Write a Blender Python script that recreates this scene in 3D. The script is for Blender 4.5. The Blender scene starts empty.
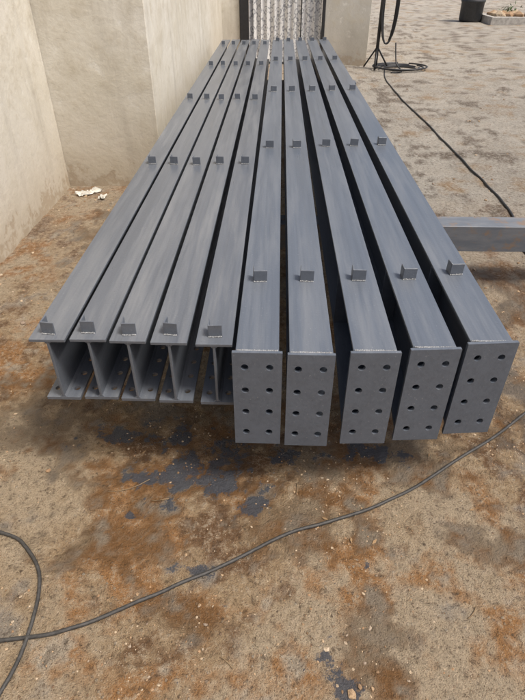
import bpy, bmesh, math, random
from mathutils import Vector, Matrix, noise
random.seed(7)
scene = bpy.context.scene
R = math.radians

# ---------------------------------------------------------------- helpers
def link(o):
    scene.collection.objects.link(o); return o

def new_mat(name):
    m = bpy.data.materials.new(name); m.use_nodes = True
    nt = m.node_tree
    for n in list(nt.nodes): nt.nodes.remove(n)
    out = nt.nodes.new('ShaderNodeOutputMaterial')
    b = nt.nodes.new('ShaderNodeBsdfPrincipled')
    nt.links.new(b.outputs[0], out.inputs[0])
    return m, nt, b

class NB:
    """small node-building helper"""
    def __init__(s, nt): s.nt = nt
    def n(s, t, **kw):
        x = s.nt.nodes.new(t)
        for k, v in kw.items(): setattr(x, k, v)
        return x
    def l(s, a, b): s.nt.links.new(a, b)
    def pos(s):
        return s.n('ShaderNodeNewGeometry').outputs['Position']
    def obj(s):
        return s.n('ShaderNodeTexCoord').outputs['Object']
    def mapping(s, vec, scale=(1,1,1), loc=(0,0,0), rot=(0,0,0)):
        m = s.n('ShaderNodeMapping'); s.l(vec, m.inputs[0])
        m.inputs['Scale'].default_value = scale
        m.inputs['Location'].default_value = loc
        m.inputs['Rotation'].default_value = rot
        return m.outputs[0]
    def noise(s, vec, scale, detail=5, rough=.6, dist=0.0):
        m = s.n('ShaderNodeTexNoise'); s.l(vec, m.inputs['Vector'])
        m.inputs['Scale'].default_value = scale
        m.inputs['Detail'].default_value = detail
        m.inputs['Roughness'].default_value = rough
        m.inputs['Distortion'].default_value = dist
        return m.outputs['Fac']
    def vor(s, vec, scale, feature='F1', out='Distance', rnd=1.0):
        m = s.n('ShaderNodeTexVoronoi', feature=feature); s.l(vec, m.inputs['Vector'])
        m.inputs['Scale'].default_value = scale
        m.inputs['Randomness'].default_value = rnd
        if out is None: return m
        return m.outputs[out]
    def ramp(s, fac, stops, interp='LINEAR'):
        r = s.n('ShaderNodeValToRGB'); s.l(fac, r.inputs[0])
        cr = r.color_ramp; cr.interpolation = interp
        while len(cr.elements) < len(stops): cr.elements.new(.5)
        for e, (p, c) in zip(cr.elements, stops):
            e.position = p
            if not hasattr(c, '__len__'): c = (c, c, c)
            e.color = (*c, 1)
        return r.outputs[0]
    def mix(s, fac, a, b, mode='MIX'):
        m = s.n('ShaderNodeMix', data_type='RGBA', blend_type=mode)
        if hasattr(fac, 'is_linked'): s.l(fac, m.inputs[0])
        else: m.inputs[0].default_value = fac
        for v, i in ((a, 6), (b, 7)):
            if hasattr(v, 'is_linked'): s.l(v, m.inputs[i])
            else: m.inputs[i].default_value = (*v, 1)
        return m.outputs[2]
    def math(s, op, a, b=0.0, c=None, clamp=False):
        m = s.n('ShaderNodeMath', operation=op, use_clamp=clamp)
        for v, i in ((a, 0), (b, 1), (c, 2)):
            if v is None: continue
            if hasattr(v, 'is_linked'): s.l(v, m.inputs[i])
            else: m.inputs[i].default_value = v
        return m.outputs[0]
    def bump(s, h, strength, dist, bsdf):
        b = s.n('ShaderNodeBump'); s.l(h, b.inputs['Height'])
        b.inputs['Strength'].default_value = strength
        b.inputs['Distance'].default_value = dist
        s.l(b.outputs[0], bsdf.inputs['Normal'])

# ---------------------------------------------------------------- materials
def mat_paint(name, base, dust=.35):
    m, nt, b = new_mat(name); N = NB(nt)
    p = N.pos()
    st = N.noise(N.mapping(p, (60, .6, 60)), 1.0, 3, .6)
    cl = N.noise(N.mapping(p, (16, 1.1, 16)), 1.0, 5, .70)
    sp = N.noise(p, 120, 2, .6)
    c = N.mix(N.ramp(st, [(.3, 0), (.7, 1)]), tuple(x*.90 for x in base), tuple(x*1.10 for x in base))
    c = N.mix(N.ramp(cl, [(.40, 0), (.75, 1)]), c, tuple(x*1.15 for x in base))
    geo = N.n('ShaderNodeNewGeometry'); sep = N.n('ShaderNodeSeparateXYZ'); N.l(geo.outputs['Normal'], sep.inputs[0])
    up = N.math('MAXIMUM', sep.outputs[2], 0.0)
    dm = N.math('MULTIPLY', N.math('MULTIPLY', up, N.ramp(cl, [(.46, 0), (.74, 1)])), dust)
    c = N.mix(dm, c, (.27, .27, .265))
    c = N.mix(N.ramp(sp, [(.66, 0), (.74, .30)]), c, (.32, .33, .34))
    c = N.mix(N.ramp(sp, [(.27, .5), (.33, 0)]), c, (.07, .075, .085))
    N.l(c, b.inputs['Base Color'])
    N.l(N.ramp(cl, [(.3, .27), (.7, .44)]), b.inputs['Roughness'])
    b.inputs['Metallic'].default_value = .1
    N.bump(N.math('ADD', st, N.math('MULTIPLY', sp, .6)), .22, .003, b)
    return m

M_paint = mat_paint('primer_grey_paint', (.100,.116,.143), .24)
M_paintA = mat_paint('primer_grey_paint_dusty', (.104,.116,.137), .38)
M_lug = mat_paint('cleat_grey_paint', (.104,.117,.140), .15)

def mat_simple(name, col, rough=.6, metal=0, nscale=20, var=.25, bump=.2):
    m, nt, b = new_mat(name); N = NB(nt); p = N.obj()
    f = N.noise(p, nscale, 4, .65)
    c = N.mix(N.ramp(f, [(.3, 0), (.7, 1)]), tuple(x*(1-var) for x in col), tuple(min(1, x*(1+var)) for x in col))
    N.l(c, b.inputs['Base Color']); b.inputs['Roughness'].default_value = rough
    b.inputs['Metallic'].default_value = metal
    N.bump(f, bump, .01, b)
    return m
M_weld = mat_simple('weld_bead', (.30,.305,.31), .5, .2, 90, .5)
M_cable = mat_simple('black_rubber', (.022,.022,.024), .55, 0, 60, .4)
M_cable2 = mat_simple('dusty_cable', (.040,.038,.036), .6, 0, 60, .5)
M_black = mat_simple('black_painted_steel', (.02,.02,.022), .45)
M_dark = mat_simple('dark_plastic', (.03,.032,.035), .5)
M_conc = mat_simple('concrete_block', (.38,.36,.33), .9, 0, 12, .3, .6)
M_rag = mat_simple('scrap_paper', (.55,.53,.48), .9, 0, 25, .3)
M_stick = mat_simple('dry_twig', (.20,.14,.08), .9, 0, 60, .3)
M_leaf = mat_simple('leaf_green', (.06,.10,.03), .6, 0, 30, .4)
M_dryleaf = mat_simple('leaf_dry', (.22,.14,.07), .8, 0, 30, .4)

def mat_trestle():
    m, nt, b = new_mat('trestle_steel'); N = NB(nt); p = N.pos()
    f = N.noise(N.mapping(p, (2, 6, 8)), 1.6, 5, .7)
    c = N.mix(N.ramp(f, [(.40, 0), (.62, 1)]), (.12,.136,.160), (.175,.185,.20))
    c = N.mix(N.ramp(N.noise(p, 11, 5, .7), [(.52, 0), (.64, .8)]), c, (.22,.15,.10))
    N.l(c, b.inputs['Base Color']); b.inputs['Roughness'].default_value = .55
    b.inputs['Metallic'].default_value = .15
    N.bump(f, .3, .004, b)
    return m
M_trestle = mat_trestle()

def mat_wall(name, base, warm):
    m, nt, b = new_mat(name); N = NB(nt); p = N.pos()
    big = N.noise(p, 1.3, 6, .62, .4)
    mott = N.noise(p, 8, 6, .72)
    c = N.mix(N.ramp(big, [(.35, 0), (.68, 1)]), base, warm)
    c = N.mix(N.ramp(mott, [(.48, 0), (.70, .6)]), c, (.45,.40,.31))
    c = N.mix(N.ramp(mott, [(.30, .5), (.42, 0)]), c, (.78,.77,.72))
    drip = N.noise(N.mapping(p, (6, 6, .6)), 1.0, 4, .65)
    c = N.mix(N.ramp(drip, [(.52, 0), (.75, .45)]), c, (.38,.35,.30))
    sep = N.n('ShaderNodeSeparateXYZ'); N.l(p, sep.inputs[0])
    hz = N.math('ADD', sep.outputs[2], N.math('MULTIPLY', N.math('SUBTRACT', mott, .5), 1.3))
    c = N.mix(N.ramp(hz, [(.0, .8), (.12, .42), (.38, .18), (.8, 0)]), c, (.33,.26,.18))
    N.l(c, b.inputs['Base Color']); b.inputs['Roughness'].default_value = .92
    b.inputs['Specular IOR Level'].default_value = .25
    N.bump(N.math('ADD', N.math('MULTIPLY', mott, .8), N.math('MULTIPLY', big, 1.2)), .5, .014, b)
    return m
M_wall = mat_wall('cream_render', (.66,.63,.56), (.57,.53,.44))
M_wall2 = mat_wall('grey_render', (.50,.48,.44), (.43,.41,.36))
M_roof = mat_simple('roof_concrete', (.3,.29,.27), .9)

def mat_curtain():
    m, nt, b = new_mat('damask_lace'); N = NB(nt); p = N.obj()
    q = N.mapping(p, (1, 0, .8))
    w = N.vor(q, 9, 'SMOOTH_F1', 'Distance', .3)
    rings = N.math('SINE', N.math('MULTIPLY', w, 30.0))
    n2 = N.vor(q, 40, 'F1')
    f = N.math('ADD', N.math('MULTIPLY', rings, .35), n2)
    c = N.mix(N.ramp(f, [(.1, 0), (.5, 1)]), (.33,.34,.36), (.72,.72,.71))
    N.l(c, b.inputs['Base Color']); b.inputs['Roughness'].default_value = .9
    return m
M_curtain = mat_curtain()

def mat_ground():
    m, nt, b = new_mat('rough_yard_ground'); N = NB(nt); p = N.pos()
    at = N.n('ShaderNodeVertexColor', layer_name='tint').outputs['Color']
    ms = N.n('ShaderNodeVertexColor', layer_name='mask').outputs['Color']
    sm = N.n('ShaderNodeSeparateColor'); N.l(ms, sm.inputs[0])
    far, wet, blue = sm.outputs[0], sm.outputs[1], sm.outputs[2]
    fine = N.noise(p, 34, 6, .80)
    vf = N.noise(p, 230, 2, .7)
    v1 = N.vor(p, 70, out=None); v2 = N.vor(p, 170, out=None)
    s1 = N.n('ShaderNodeSeparateColor'); N.l(v1.outputs['Color'], s1.inputs[0])
    s2 = N.n('ShaderNodeSeparateColor'); N.l(v2.outputs['Color'], s2.inputs[0])
    c = at
    near = N.math('SUBTRACT', 1.0, N.math('MULTIPLY', far, .7))
    d1 = N.math('ADD', v1.outputs['Distance'], N.math('MULTIPLY', vf, .3))
    pm1 = N.math('MULTIPLY', N.ramp(d1, [(.42, 1), (.52, 0)]), N.ramp(s1.outputs[0], [(.78, 0), (.80, 1)]))
    pm1 = N.math('MULTIPLY', pm1, near)
    pc1 = N.ramp(s1.outputs[1], [(0, (.12,.085,.06)), (.4, (.42,.32,.21)), (.7, (.56,.49,.39)), (1, (.30,.17,.09))])
    d2 = N.math('ADD', v2.outputs['Distance'], N.math('MULTIPLY', vf, .3))
    pm2 = N.math('MULTIPLY', N.ramp(d2, [(.40, 1), (.55, 0)]), N.ramp(s2.outputs[0], [(.50, 0), (.55, 1)]))
    pm2 = N.math('MULTIPLY', pm2, near)
    pc2 = N.ramp(s2.outputs[1], [(0, (.08,.05,.03)), (.35, (.36,.24,.14)), (.75, (.62,.51,.37)), (1, (.44,.22,.09))])
    c = N.mix(N.math('MULTIPLY', pm2, .6), c, pc2)
    c = N.mix(N.math('MULTIPLY', pm1, .75), c, pc1)
    c = N.mix(N.ramp(fine, [(.36, .9), (.465, 0)]), c, N.mix(.65, c, (.05,.028,.014)))
    light = N.mix(far, (.68,.54,.38), (.68,.63,.55))
    c = N.mix(N.ramp(fine, [(.51, 0), (.64, .75)]), c, light)
    c = N.mix(N.ramp(vf, [(.32, .6), (.44, 0)]), c, (.08,.05,.03))
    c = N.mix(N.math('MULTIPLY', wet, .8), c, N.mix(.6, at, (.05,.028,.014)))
    bm_ = N.math('ADD', blue, N.math('MULTIPLY', N.math('SUBTRACT', fine, .5), 2.2))
    c = N.mix(N.ramp(bm_, [(.32, 0), (.46, .88)]), c, (.092,.106,.134))
    N.l(c, b.inputs['Base Color'])
    N.l(N.ramp(wet, [(0, .9), (1, .45)]), b.inputs['Roughness'])
    b.inputs['Specular IOR Level'].default_value = .3
    h = N.math('ADD', N.math('MULTIPLY', fine, 2.3), N.math('MULTIPLY', pm1, .35))
    h = N.math('ADD', h, N.math('MULTIPLY', pm2, .25))
    h = N.math('ADD', h, N.math('MULTIPLY', vf, .35))
    N.bump(h, 1.0, .024, b)
    return m
M_ground = mat_ground()

def mat_gravel():
    m, nt, b = new_mat('gravel_stone'); N = NB(nt)
    geo = N.n('ShaderNodeNewGeometry')
    r = geo.outputs['Random Per Island']
    c = N.ramp(r, [(0, (.14,.09,.05)), (.25, (.32,.20,.11)), (.55, (.40,.29,.18)), (.85, (.48,.39,.28)), (1, (.24,.19,.15))])
    f = N.noise(geo.outputs['Position'], 180, 2, .7)
    c = N.mix(N.ramp(f, [(.35, .6), (.6, 0)]), c, (.13,.08,.045))
    N.l(c, b.inputs['Base Color']); b.inputs['Roughness'].default_value = .9
    return m
M_gravel = mat_gravel()

# ---------------------------------------------------------------- ground
def axis(segs):
    out = [segs[0][0]]
    for a, b_, st in segs:
        n = max(1, int(round((b_-a)/st)))
        out += [a+(b_-a)*(i+1)/n for i in range(n)]
    return out
xs = axis([(-300,-60,60), (-60,-8,6), (-8,-1.9,.4), (-1.9,1.9,.011), (1.9,4,.045), (4,14,.14), (14,60,4), (60,300,60)])
ys = axis([(-300,-60,60), (-60,-4,6), (-4,.2,.35), (.2,2.5,.011), (2.5,5,.035), (5,14,.08), (14,36,.2), (36,100,8), (100,400,60)])
def gh(x, y):
    if abs(x) > 12 or y > 30 or y < -5: return 0.0
    v = Vector((x, y, 0))
    h = noise.noise(v*1.3)*.012 + noise.noise(v*5)*.009 + noise.noise(v*14+Vector((3,1,0)))*.007
    if -1.9 < x < 1.9 and 0 < y < 3:
        h += noise.noise(v*32)*.006 + abs(noise.noise(v*55))*.006
    return h
def fr(x, y, s, ox, o=5):
    return noise.fractal(Vector((x*s+ox, y*s-ox*.7, ox)), .75, 2.1, o)
def cl(v): return 0.0 if v < 0 else 1.0 if v > 1 else v
def lerp(a, b_, t):
    t = cl(t); return tuple(p+(q-p)*t for p, q in zip(a, b_))
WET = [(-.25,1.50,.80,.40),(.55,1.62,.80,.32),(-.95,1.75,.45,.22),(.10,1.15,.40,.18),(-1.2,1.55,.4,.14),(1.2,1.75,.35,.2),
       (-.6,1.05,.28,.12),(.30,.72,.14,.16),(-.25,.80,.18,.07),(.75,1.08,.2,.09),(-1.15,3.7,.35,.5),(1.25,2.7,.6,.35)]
BLU = [(-.29,1.43,.26,.15),(-.07,1.20,.09,.05),(-.25,.965,.07,.03),(-.20,1.30,.10,.06),(.17,.70,.04,.11),(.215,.60,.06,.06),
       (-.52,1.17,.06,.02),(.42,1.50,.14,.06),(-.68,1.56,.16,.05),(.19,.80,.03,.03),(-.50,1.33,.08,.05),(.03,1.44,.11,.06),
       (-.40,1.56,.18,.09),(-.14,.86,.03,.02),(1.0,2.3,.15,.12),(.33,.98,.03,.02)]
verts, tint, mask = [], [], []
for y in ys:
    for x in xs:
        verts.append((x, y, gh(x, y)))
        if not (abs(x) < 15 and -4 < y < 37):
            tint += [.42,.385,.33,1]; mask += [1,0,0,1]; continue
        a, b_, c3, d = fr(x,y,1.1,3.3), fr(x,y,3.6,8.1), fr(x,y,11,1.7,4), fr(x,y,2.0,15.2)
        c = lerp((.47,.335,.20), (.56,.445,.31), (a+.5*b_)*2.0+.45)
        c = lerp(c, (.45,.235,.095), (b_*.9+d*.9+.3*c3-.02)*2.2)            # orange earth
        c = lerp(c, (.23,.13,.065), (-b_*.8-a*.6+.5*c3-.24)*3.2)            # brown earth
        c = lerp(c, (.60,.50,.38), (c3*1.0+b_*.4-.22)*2.0)                  # pale worn crust
        c = lerp(c, (.40,.345,.28), (-d-.5*a+.5*c3-.30)*2.2)                # bare greyish concrete
        fy = cl((y-2.0)*.4); fx = cl((x+.3)*.9)
        far = fy*(.30+.70*fx)
        far = cl(far*1.0+.2*b_*far)
        g = lerp((.52,.48,.415), (.42,.38,.325), (a+.6*b_)*2+.5)
        g = lerp(g, (.62,.58,.51), (c3+.7*d-.2)*1.6)
        g = lerp(g, (.20,.165,.13), (d*1.0+b_*.7+.4*c3-.22)*2.6)
        g = lerp(g, (.38,.27,.165), (-d+.5*b_-.28)*1.8)
        c = lerp(c, g, far)
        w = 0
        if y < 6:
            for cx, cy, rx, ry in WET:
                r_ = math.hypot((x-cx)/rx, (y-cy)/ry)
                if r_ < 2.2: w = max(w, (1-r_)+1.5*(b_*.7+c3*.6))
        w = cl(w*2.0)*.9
        q = 0
        if y < 3:
            for cx, cy, rx, ry in BLU:
                r_ = math.hypot((x-cx)/rx, (y-cy)/ry)
                if r_ < 2.0: q = max(q, (1-r_)*.55+.9*(c3*.7+b_*.3)+.14)
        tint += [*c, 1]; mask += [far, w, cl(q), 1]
nx = len(xs)
faces = [(j*nx+i, j*nx+i+1, (j+1)*nx+i+1, (j+1)*nx+i) for j in range(len(ys)-1) for i in range(nx-1)]
me = bpy.data.meshes.new('ground'); me.from_pydata(verts, [], faces); me.update()
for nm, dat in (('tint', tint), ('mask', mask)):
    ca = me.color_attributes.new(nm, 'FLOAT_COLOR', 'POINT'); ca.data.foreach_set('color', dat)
me.polygons.foreach_set('use_smooth', [True]*len(me.polygons))
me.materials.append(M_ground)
ground = link(bpy.data.objects.new('ground', me))

# ---------------------------------------------------------------- gravel (one object)
bm = bmesh.new()
base = bmesh.new(); bmesh.ops.create_icosphere(base, subdivisions=1, radius=1)
bv = [v.co.copy() for v in base.verts]; bf = [[v.index for v in f.verts] for f in base.faces]; base.free()
def stone(x, y, r, sink=.3):
    rot = Matrix.Rotation(random.uniform(0, 6.28), 3, 'Z') @ Matrix.Rotation(random.uniform(-.5, .5), 3, 'X')
    sx, sy, sz = r*random.uniform(.7, 1.4), r*random.uniform(.7, 1.2), r*random.uniform(.4, .75)
    z = gh(x, y)
    vs = []
    for v in bv:
        k = random.uniform(.75, 1.15)
        c = rot @ Vector((v.x*sx*k, v.y*sy*k, v.z*sz*k))
        vs.append(bm.verts.new((x+c.x, y+c.y, z+c.z+sz*sink)))
    for f in bf: bm.faces.new([vs[i] for i in f])
n = 0
while n < 6000:
    x = random.uniform(-1.7, 1.9); y = random.uniform(.35, 2.9)
    d = noise.noise(Vector((x*2.2, y*2.2, 5)))
    if random.random() > .35 + d*1.2: continue
    r = .0016 + .0042*random.random()**3
    if random.random() < .008: r = random.uniform(.006, .010)
    stone(x, y, r, random.uniform(-.5, .3)); n += 1
for i in range(1200):
    x = random.choice([random.uniform(-1.8, -.85), random.uniform(.9, 4.5)]); y = random.uniform(2.4, 9)
    if x < -.95 and y > 4.55: continue
    stone(x, y, .004+.013*random.random()**4, .2)
stone(.235, .60, .014, .4); stone(.26, .62, .009, .4)
me = bpy.data.meshes.new('gravel'); bm.to_mesh(me); bm.free(); me.materials.append(M_gravel)
link(bpy.data.objects.new('gravel', me))

# ---------------------------------------------------------------- mesh builders
def add_box(bm, lo, hi, mi=0, mat=None):
    x0,y0,z0 = lo; x1,y1,z1 = hi
    co = [(x0,y0,z0),(x1,y0,z0),(x1,y1,z0),(x0,y1,z0),(x0,y0,z1),(x1,y0,z1),(x1,y1,z1),(x0,y1,z1)]
    vs = [bm.verts.new((mat @ Vector(c)) if mat else c) for c in co]
    for f in [(0,3,2,1),(4,5,6,7),(0,1,5,4),(1,2,6,5),(2,3,7,6),(3,0,4,7)]:
        fc = bm.faces.new([vs[i] for i in f]); fc.material_index = mi

def add_prism_x(bm, pts, x0, x1, mi=0):
    a = [bm.verts.new((x0, y, z)) for y, z in pts]; b_ = [bm.verts.new((x1, y, z)) for y, z in pts]
    n = len(pts); fs = [bm.faces.new(a), bm.faces.new(b_[::-1])]
    for i in range(n):
        j = (i+1) % n
        fs.append(bm.faces.new([a[j], a[i], b_[i], b_[j]]))
    for f in fs: f.material_index = mi

def holed_plate(w, h, t, holes, r):
    cu = bpy.data.curves.new('tmp', 'CURVE'); cu.dimensions = '2D'; cu.fill_mode = 'BOTH'; cu.extrude = t/2
    def poly(pts):
        s = cu.splines.new('POLY'); s.points.add(len(pts)-1)
        for p, q in zip(s.points, pts): p.co = (q[0], q[1], 0, 1)
        s.use_cyclic_u = True
    poly([(-w/2,-h/2),(w/2,-h/2),(w/2,h/2),(-w/2,h/2)])
    for hx, hy in holes:
        poly([(hx+r*math.cos(-a*math.tau/20), hy+r*math.sin(-a*math.tau/20)) for a in range(20)])
    o = bpy.data.objects.new('tmp', cu); scene.collection.objects.link(o)
    dg = bpy.context.evaluated_depsgraph_get(); dg.update()
    me = bpy.data.meshes.new_from_object(o.evaluated_get(dg))
    bpy.data.objects.remove(o); return me

def add_mesh(bm, me, M, mi=0):
    me = me.copy(); me.transform(M)
    n0 = len(bm.faces); bm.from_mesh(me); bm.faces.ensure_lookup_table()
    for f in bm.faces[n0:]: f.material_index = mi; f.smooth = False
    bpy.data.meshes.remove(me)

def add_cleat(bm, x, y, z, mi, rz, w=.052, h=.047):
    """small angle cleat welded on the top flange"""
    M = Matrix.Translation((x, y, z)) @ Matrix.Rotation(rz, 4, 'Z') @ Matrix.Rotation(random.uniform(-.03,.03), 4, 'Y')
    add_box(bm, (-w/2, 0, 0), (w/2, .005, h), mi, M)
    add_box(bm, (-w/2, .0052, 0), (-w/2+.005, .042, h), mi, M)
    for i in range(9):
        q = w/9
        add_box(bm, (-w/2+i*q, -.0045, 0), (-w/2+i*q+q*.85, 0, .0035+random.uniform(0,.002)), 2, M)

def add_rod(bm, pts, r, mi=0, seg=8):
    pts = [Vector(p) for p in pts]; rings = []
    for i, p in enumerate(pts):
        t = (pts[min(i+1, len(pts)-1)] - pts[max(i-1, 0)]).normalized()
        up = Vector((0,0,1)) if abs(t.z) < .9 else Vector((1,0,0))
        a = t.cross(up).normalized(); b_ = t.cross(a)
        rings.append([bm.verts.new(p + (a*math.cos(k*math.tau/seg)+b_*math.sin(k*math.tau/seg))*r) for k in range(seg)])
    for i in range(len(rings)-1):
        for k in range(seg):
            f = bm.faces.new([rings[i][k], rings[i][(k+1)%seg], rings[i+1][(k+1)%seg], rings[i+1][k]])
            f.smooth = True; f.material_index = mi
    for rg in (rings[0][::-1], rings[-1]):
        f = bm.faces.new(rg); f.material_index = mi

def finish(bm, name, mats, bevel=0, loc=(0,0,0), rotz=0):
    bmesh.ops.recalc_face_normals(bm, faces=bm.faces)
    me = bpy.data.meshes.new(name); bm.to_mesh(me); bm.free()
    for m in mats: me.materials.append(m)
    o = link(bpy.data.objects.new(name, me)); o.location = loc; o.rotation_euler = (0, 0, rotz)
    if bevel:
        md = o.modifiers.new('bevel', 'BEVEL'); md.width = bevel; md.segments = 1; md.limit_method = 'ANGLE'; md.angle_limit = R(50)
    return o

TOP = .65; DEP = .262; TF = .011; TW = .009

def beam_A(xn, xf, y0, y1, name):
    L = y1-y0; W = .119
    bm = bmesh.new()
    add_box(bm, (-W/2, 0, -TF), (W/2, L, 0))
    add_box(bm, (-TW/2, .002, -DEP+TF), (TW/2, L-.002, -TF))
    hl = .42
    pl = holed_plate(W, hl, TF, [(sx*.034, -hl/2+.05+.085*k) for sx in (-1, 1) for k in range(4)], .011)
    add_mesh(bm, pl, Matrix.Translation((0, hl/2, -DEP+TF/2)))
    add_box(bm, (-W/2, hl, -DEP), (W/2, L, -DEP+TF))
    for s in (-1, 1):
        for zc, d in ((-TF, -1), (-DEP+TF, 1)):
            pts = [(s*TW/2, zc), (s*(TW/2+.009), zc), (s*TW/2, zc+d*.009)]
            a = [bm.verts.new((p[0], .002, p[1])) for p in pts]; b_ = [bm.verts.new((p[0], L-.002, p[1])) for p in pts]
            for i in range(3):
                j = (i+1) % 3; bm.faces.new([a[i], a[j], b_[j], b_[i]])
            bm.faces.new(a[::-1]); bm.faces.new(b_)
    for k in (1.412, 3.17, 4.93, 6.69, 8.40):
        yy = k-y0+random.uniform(-.015, .015)
        if yy < L-.06: add_cleat(bm, random.uniform(-.006, .006), yy, 0, 1, random.uniform(-.12, .12), .046, .046)
    a = math.atan2(-(xf-xn), L)
    return finish(bm, name, [M_paintA, M_lug, M_weld], .0012, (xn, y0, TOP), a)

def beam_B(xn, xf, y0, y1, ycl, name, pyaw=0.0, pw=.160):
    L = y1-y0; W = .138; PH = .407; T = .012; hz = .55
    bm = bmesh.new()
    s = T+.001
    add_box(bm, (-W/2, s, -TF), (W/2, L, 0))
    add_prism_x(bm, [(s,-TF), (L-.002,-TF), (L-.002,-DEP+TF), (hz,-DEP+TF), (s,-PH+.02)], -TW/2, TW/2)
    add_prism_x(bm, [(s,-PH+.02), (hz,-DEP+TF), (hz,-DEP), (s,-PH+.008)], -W/2, W/2)
    add_box(bm, (-W/2, hz, -DEP), (W/2, L, -DEP+TF))
    # unseen transverse stiffeners; pair behind the end plate added to keep its holes dark
    for sx in (-1, 1):
        x0, x1 = sorted((sx*(TW/2+.0005), sx*(W/2-.001)))
        add_box(bm, (x0, .030, -PH+.030), (x1, .038, -TF-.0005))
        add_box(bm, (x0, hz, -DEP+TF+.0005), (x1, hz+.008, -TF-.0005))
    holes = [(sx*.040, sy) for sx in (-1, 1) for sy in (.145, .048, -.048, -.145)]
    pl = holed_plate(pw, PH, T, holes, .0122)
    M = Matrix.Translation((0, T/2, -PH/2+.004)) @ Matrix.Rotation(pyaw, 4, 'Z') @ Matrix.Rotation(R(90), 4, 'X')
    add_mesh(bm, pl, M)
    for i in range(24):
        x = -W/2+.003+i*(W-.006)/24
        add_box(bm, (x, s, 0), (x+.0052, s+.006+random.uniform(0,.002), .0025+random.uniform(0,.0015)), 2)
    for k in ycl:
        yy = k-y0+random.uniform(-.01, .01)
        if yy < L-.06: add_cleat(bm, random.uniform(-.006, .006), yy, 0, 1, random.uniform(-.12, .12))
    a = math.atan2(-(xf-xn), L)
    return finish(bm, name, [M_paint, M_lug, M_weld], .0012, (xn, y0, TOP), a)

A = [(-.735,-.738,1.372,8.96), (-.602,-.595,1.376,9.00), (-.470,-.452,1.370,8.94), (-.335,-.308,1.364,9.02), (-.188,-.160,1.358,8.97)]
for i, (xn, xf, y0, y1) in enumerate(A):
    beam_A(xn, xf, y0, y1, 'steel_beam' if i == 0 else 'steel_beam.%03d' % i)
B = [(-.047,.020,1.310,8.98,1.757,0,.160), (.124,.180,1.303,9.02,1.765,0,.150), (.327,.352,1.318,8.95,1.785,R(2),.160),
     (.520,.525,1.340,9.00,1.805,R(3.5),.163), (.712,.700,1.378,9.03,1.845,R(4.5),.168)]
for i, (xn, xf, y0, y1, c0, py, pw) in enumerate(B):
    beam_B(xn, xf, y0, y1, [c0+1.755*k for k in range(5)], 'steel_beam.%03d' % (i+5), py, pw)

# ---------------------------------------------------------------- trestles
def trestle(y, x0, x1, name, legs):
    bm = bmesh.new()
    zt = TOP-DEP-.001; H = .155; W = .15
    add_box(bm, (x0, -W/2+.008, zt-.010), (x1, W/2, zt))
    add_box(bm, (x0, -W/2+.008, zt-H), (x1, W/2, zt-H+.010))
    add_box(bm, (x0, -W/2, zt-H-.001), (x1, -W/2+.0075, zt+.001))
    for lx in legs:
        add_box(bm, (lx-.04, -.06, -.02), (lx+.04, -.05, zt-H-.002))
        add_box(bm, (lx-.04, .05, -.02), (lx+.04, .06, zt-H-.002))
        add_box(bm, (lx-.005, -.0495, -.02), (lx+.005, .0495, zt-H-.002))
    return finish(bm, name, [M_trestle], .0015, (0, y, 0))
trestle(2.975, -.70, 2.35, 'steel_trestle', (-.55, .25, .80, 2.2))
trestle(7.3, -.78, 1.0, 'steel_trestle.001', (-.6, .1, .6))

# ---------------------------------------------------------------- building
house = link(bpy.data.objects.new('rendered_house', None))
def part(bm, name, mats, bevel=0):
    o = finish(bm, name, mats, bevel); o.parent = house; return o
HW = 3.6
bm = bmesh.new()
add_box(bm, (-2.07, -3, -.05), (-1.82, 4.6, HW))
add_box(bm, (-2.07, 4.602, -.05), (-.98, 4.85, HW))
add_box(bm, (-1.23, 4.852, -.05), (-.98, 11.1, HW))
part(bm, 'side_walls', [M_wall], .006)
bm = bmesh.new()
add_box(bm, (-1.23, 11.102, -.05), (-.66, 11.35, HW))
add_box(bm, (-.66, 11.102, 2.3), (.86, 11.35, HW))
part(bm, 'end_wall', [M_wall], .006)
bm = bmesh.new()
add_box(bm, (.862, 11.08, -.05), (1.67, 11.35, HW))
add_box(bm, (1.42, 11.352, -.05), (1.67, 17, HW))
part(bm, 'corner_pier', [M_wall2], .006)
bm = bmesh.new()
add_box(bm, (-.655, 11.05, -.02), (-.50, 11.19, 2.298))
add_box(bm, (.815, 11.05, -.02), (.858, 11.19, 2.298))
add_box(bm, (-.498, 11.05, 2.20), (.813, 11.19, 2.298))
add_box(bm, (.43, 11.06, -.02), (.45, 11.10, 2.198))
part(bm, 'door_frame', [M_black], .004)
bm = bmesh.new()
nxx, nzz = 90, 12
grid = [[bm.verts.new((-.5+1.31*i/nxx, 11.24+.025*math.sin(i*.75)+.01*math.sin(i*1.9+j*.2), .03+2.17*j/nzz)) for i in range(nxx+1)] for j in range(nzz+1)]
for j in range(nzz):
    for i in range(nxx):
        f = bm.faces.new([grid[j][i], grid[j][i+1], grid[j+1][i+1], grid[j+1][i]]); f.smooth = True
part(bm, 'lace_curtain', [M_curtain])
bm = bmesh.new()
add_box(bm, (-7, -3, HW+.002), (-1.80, 4.6, HW+.16))
add_box(bm, (-7, 4.602, HW+.002), (-.94, 11.1, HW+.16))
add_box(bm, (-7, 11.102, HW+.002), (1.71, 17, HW+.16))
part(bm, 'roof_slab', [M_roof], .005)

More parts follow.
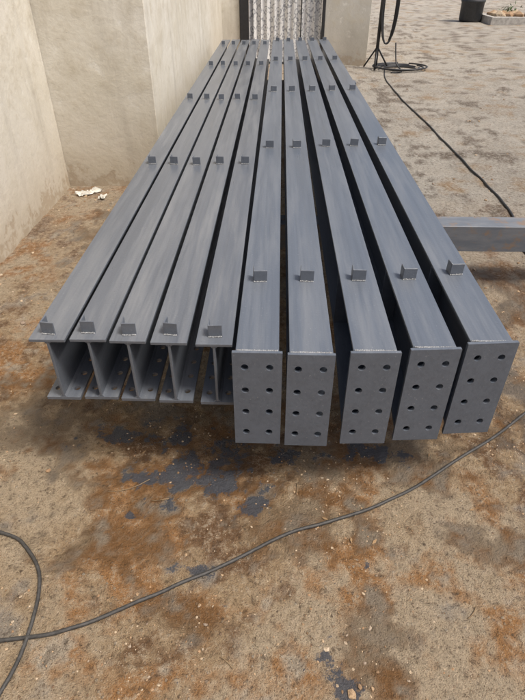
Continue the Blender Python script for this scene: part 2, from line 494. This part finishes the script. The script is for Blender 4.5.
# ---------------------------------------------------------------- cables
def spline(pts, n=14):
    P = [Vector(p) for p in pts]; out = []
    for i in range(len(P)-1):
        p0 = P[max(i-1,0)]; p1 = P[i]; p2 = P[i+1]; p3 = P[min(i+2,len(P)-1)]
        for k in range(n):
            t = k/n
            out.append(.5*((2*p1)+(-p0+p2)*t+(2*p0-5*p1+4*p2-p3)*t*t+(-p0+3*p1-3*p2+p3)*t**3))
    out.append(P[-1]); return out
def cable(name, pts, r, mat):
    bm = bmesh.new()
    pp = []
    for q in spline([(x, y, 0) for x, y in pts]):
        zz = max(gh(q.x+dx, q.y+dy) for dx in (-r, 0, r) for dy in (-r, 0, r))
        pp.append((q.x+noise.noise(Vector((q.x*3, q.y*3, 1)))*.012, q.y+noise.noise(Vector((q.x*3, q.y*3, 9)))*.012, zz+r*.9))
    for _ in range(4):
        pp = [pp[0]]+[(pp[i][0], pp[i][1], (pp[i-1][2]+pp[i][2]*2+pp[i+1][2])/4) for i in range(1, len(pp)-1)]+[pp[-1]]
    add_rod(bm, pp, r, 0, 10)
    return finish(bm, name, [mat])
cable('power_cable', [(-1.6,.60),(-1.15,.68),(-.797,.721),(-.625,.744),(-.432,.828),(-.226,.941),(.004,1.063),(.26,1.165),(.502,1.29),(.786,1.477),(1.165,1.759),(1.6,2.15),(2.2,2.5),(3.2,2.6)], .0062, M_cable2)
cable('power_cable.001', [(-1.7,1.0),(-1.3,1.13),(-.953,1.09),(-.846,1.043),(-.76,.934),(-.727,.773),(-.735,.60),(-.82,.42),(-1.1,.2)], .0062, M_cable2)
cable('power_cable.002', [(1.95,10.6),(1.82,9.65),(1.80,8.2),(1.85,6.53),(1.89,4.80),(1.88,4.03),(1.75,3.4),(1.9,2.9),(2.6,2.7)], .009, M_cable)

bm = bmesh.new()
add_rod(bm, [(0,0,0), (0,0,1.7)], .03, 0, 10)
for a in (0.3, 2.4, 4.5):
    add_rod(bm, [(0,0,.35), (.25*math.cos(a), .25*math.sin(a), .01)], .015, 0, 8)
add_rod(bm, [(0,-.02,1.55), (.08,-.02,1.57), (.2,-.02,1.62)], .014, 0, 8)
for k in range(3):
    add_rod(bm, [(.13+.10*math.sin(t)+.02*k*math.sin(t), -.05-.02*k, 1.0-.6*math.cos(t)) for t in [i*math.tau/28 for i in range(29)]], .012, 0, 8)
for k in range(4):
    rr = .22+.05*k
    add_rod(bm, [(.42+rr*1.3*math.cos(t+.5*k), -.1+rr*math.sin(t+.5*k), .02+.012*k) for t in [i*math.tau/30 for i in range(29)]], .013, 0, 8)
add_rod(bm, spline([(.3,-.07,.42),(.33,-.2,.12),(.4,-.4,.02),(.2,-.5,.02)]), .012, 0, 8)
finish(bm, 'hose_stand', [M_black], 0, (1.80, 10.75, 0))

# ---------------------------------------------------------------- far yard objects
bm = bmesh.new()
segs = 20
prof = [(.30,.0),(.33,.06),(.34,.5),(.36,.52),(.36,.56),(.34,.58),(.35,.95),(.37,.97),(.37,1.02),(.30,1.03),(.29,.98)]
rings = [[bm.verts.new((r*math.cos(k*math.tau/segs), r*math.sin(k*math.tau/segs), z)) for k in range(segs)] for r, z in prof]
for i in range(len(rings)-1):
    for k in range(segs):
        f = bm.faces.new([rings[i][k], rings[i][(k+1)%segs], rings[i+1][(k+1)%segs], rings[i+1][k]]); f.smooth = True
bm.faces.new(rings[0][::-1]); bm.faces.new(rings[-1])
finish(bm, 'plastic_drum', [M_dark], 0, (5.98, 19.3, 0))

planter = link(bpy.data.objects.new('rock_planter', None)); planter.location = (7.5, 18.9, 0)
bm = bmesh.new()
for (x0,y0,x1,y1) in [(-1.2,-.6,1.2,-.48),(-1.2,.48,1.2,.6),(-1.2,-.478,-1.08,.478),(1.08,-.478,1.2,.478)]:
    add_box(bm, (x0,y0,-.02), (x1,y1,.20))
o = finish(bm, 'kerb', [M_conc], .01); o.parent = planter
bm = bmesh.new()
for i in range(80):
    x, y = random.uniform(-1,1), random.uniform(-.42,.42); r = random.uniform(.06,.17)
    rot = Matrix.Rotation(random.uniform(0,6), 3, 'Z')
    vs = []
    for v in bv:
        k = random.uniform(.8,1.15); c = rot @ Vector((v.x*r*1.2*k, v.y*r*k, v.z*r*.8*k)); vs.append(bm.verts.new((x+c.x, y+c.y, .2+c.z)))
    for f in bf: bm.faces.new([vs[k] for k in f])
o = finish(bm, 'rocks', [M_gravel]); o.parent = planter
bm = bmesh.new()
for i in range(160):
    cx, cy = random.choice([(-.5,.2),(.2,.1),(.8,-.1)])
    p = Vector((cx+random.gauss(0,.13), cy+random.gauss(0,.13), .25+abs(random.gauss(0,.08))))
    d = Vector((random.uniform(-1,1), random.uniform(-1,1), random.uniform(0,1))).normalized(); s = d.cross(Vector((0,0,1))).normalized()*.02
    bm.faces.new([bm.verts.new(p-s*.2), bm.verts.new(p+d*.06+s), bm.verts.new(p+d*.13), bm.verts.new(p+d*.06-s)])
o = finish(bm, 'shrub_leaves', [M_leaf]); o.parent = planter

# ---------------------------------------------------------------- litter
def crumple(name, x, y, sx, sy, mat, h=.02):
    bm = bmesh.new(); n = 10
    g = [[bm.verts.new((sx*(i/n-.5)+noise.noise(Vector((i*.6,j*.6,x*9)))*sx*.15, sy*(j/n-.5)+noise.noise(Vector((i*.6,j*.6,x*9+5)))*sy*.15,
         .004+h*abs(noise.noise(Vector((i*.5,j*.5,y*7))))*2)) for i in range(n+1)] for j in range(n+1)]
    for j in range(n):
        for i in range(n): bm.faces.new([g[j][i], g[j][i+1], g[j+1][i+1], g[j+1][i]])
    return finish(bm, name, [mat], 0, (x, y, gh(x, y)+.004), random.uniform(0, 3))
crumple('scrap_paper', -1.60, 4.42, .22, .07, M_rag, .03)
crumple('scrap_paper.001', -1.45, 4.30, .09, .05, M_rag, .02)
bm = bmesh.new()
for (x, y, a, L) in [(-.62,1.27,.1,.16),(-.9,2.2,.8,.10),(.1,1.28,1.2,.05),(-.45,1.24,-.3,.07),(.62,.82,.5,.05),(-1.3,3.2,.3,.2),(1.3,3.6,.9,.2),(-.1,.66,2.2,.05)]:
    p = [(x+L*t*math.cos(a+.3*t), y+L*t*math.sin(a+.3*t), gh(x+L*t*math.cos(a), y+L*t*math.sin(a))+.004) for t in (0,.25,.5,.75,1)]
    add_rod(bm, p, .0016, 0, 6)
finish(bm, 'dry_twigs', [M_stick])
bm = bmesh.new()
for i in range(160):
    if random.random() < .5: x, y = random.uniform(-1.78,-.9), random.uniform(1.6,4.5)
    else: x, y = random.uniform(-1.4,2.5), random.uniform(.4,4.5)
    a = random.uniform(0,6.28); l = random.uniform(.006,.018); z = gh(x,y)+.004
    d = Vector((math.cos(a), math.sin(a), random.uniform(-.1,.3)))*l; s = Vector((-math.sin(a), math.cos(a), .1))*l*.3
    p = Vector((x,y,z))
    bm.faces.new([bm.verts.new(p-d), bm.verts.new(p+s), bm.verts.new(p+d), bm.verts.new(p-s)])
finish(bm, 'dry_leaf_litter', [M_dryleaf])

# ---------------------------------------------------------------- light
SE, SA = R(62), R(116)      # elevation, compass azimuth (from +Y clockwise)
w = bpy.data.worlds.new('World'); scene.world = w; w.use_nodes = True
nt = w.node_tree; bg = nt.nodes['Background']
sky = nt.nodes.new('ShaderNodeTexSky'); sky.sky_type = 'NISHITA'; sky.sun_disc = False
sky.sun_elevation = SE; sky.sun_rotation = SA
sky.air_density = 1.0; sky.dust_density = 6.0; sky.ozone_density = .6
nt.links.new(sky.outputs[0], bg.inputs[0]); bg.inputs[1].default_value = .15
sl = bpy.data.lights.new('sun', 'SUN'); sl.energy = 3.6; sl.angle = R(14); sl.color = (1, .95, .87)
so = link(bpy.data.objects.new('sun', sl))
dirv = Vector((math.sin(SA)*math.cos(SE), math.cos(SA)*math.cos(SE), math.sin(SE)))
so.rotation_euler = dirv.to_track_quat('Z', 'Y').to_euler(); so.location = dirv*20

# ---------------------------------------------------------------- camera
cam = bpy.data.cameras.new('camera'); co = link(bpy.data.objects.new('camera', cam))
cam.sensor_fit = 'VERTICAL'; cam.sensor_height = 24; cam.lens = 24*526/700
cam.clip_start = .02; cam.clip_end = 1500
co.location = (0, 0, 1.65); co.rotation_euler = (R(90-36.9), 0, R(1.3))
scene.camera = co
scene.view_settings.view_transform = 'Standard'; scene.view_settings.look = 'None'; scene.view_settings.exposure = 0
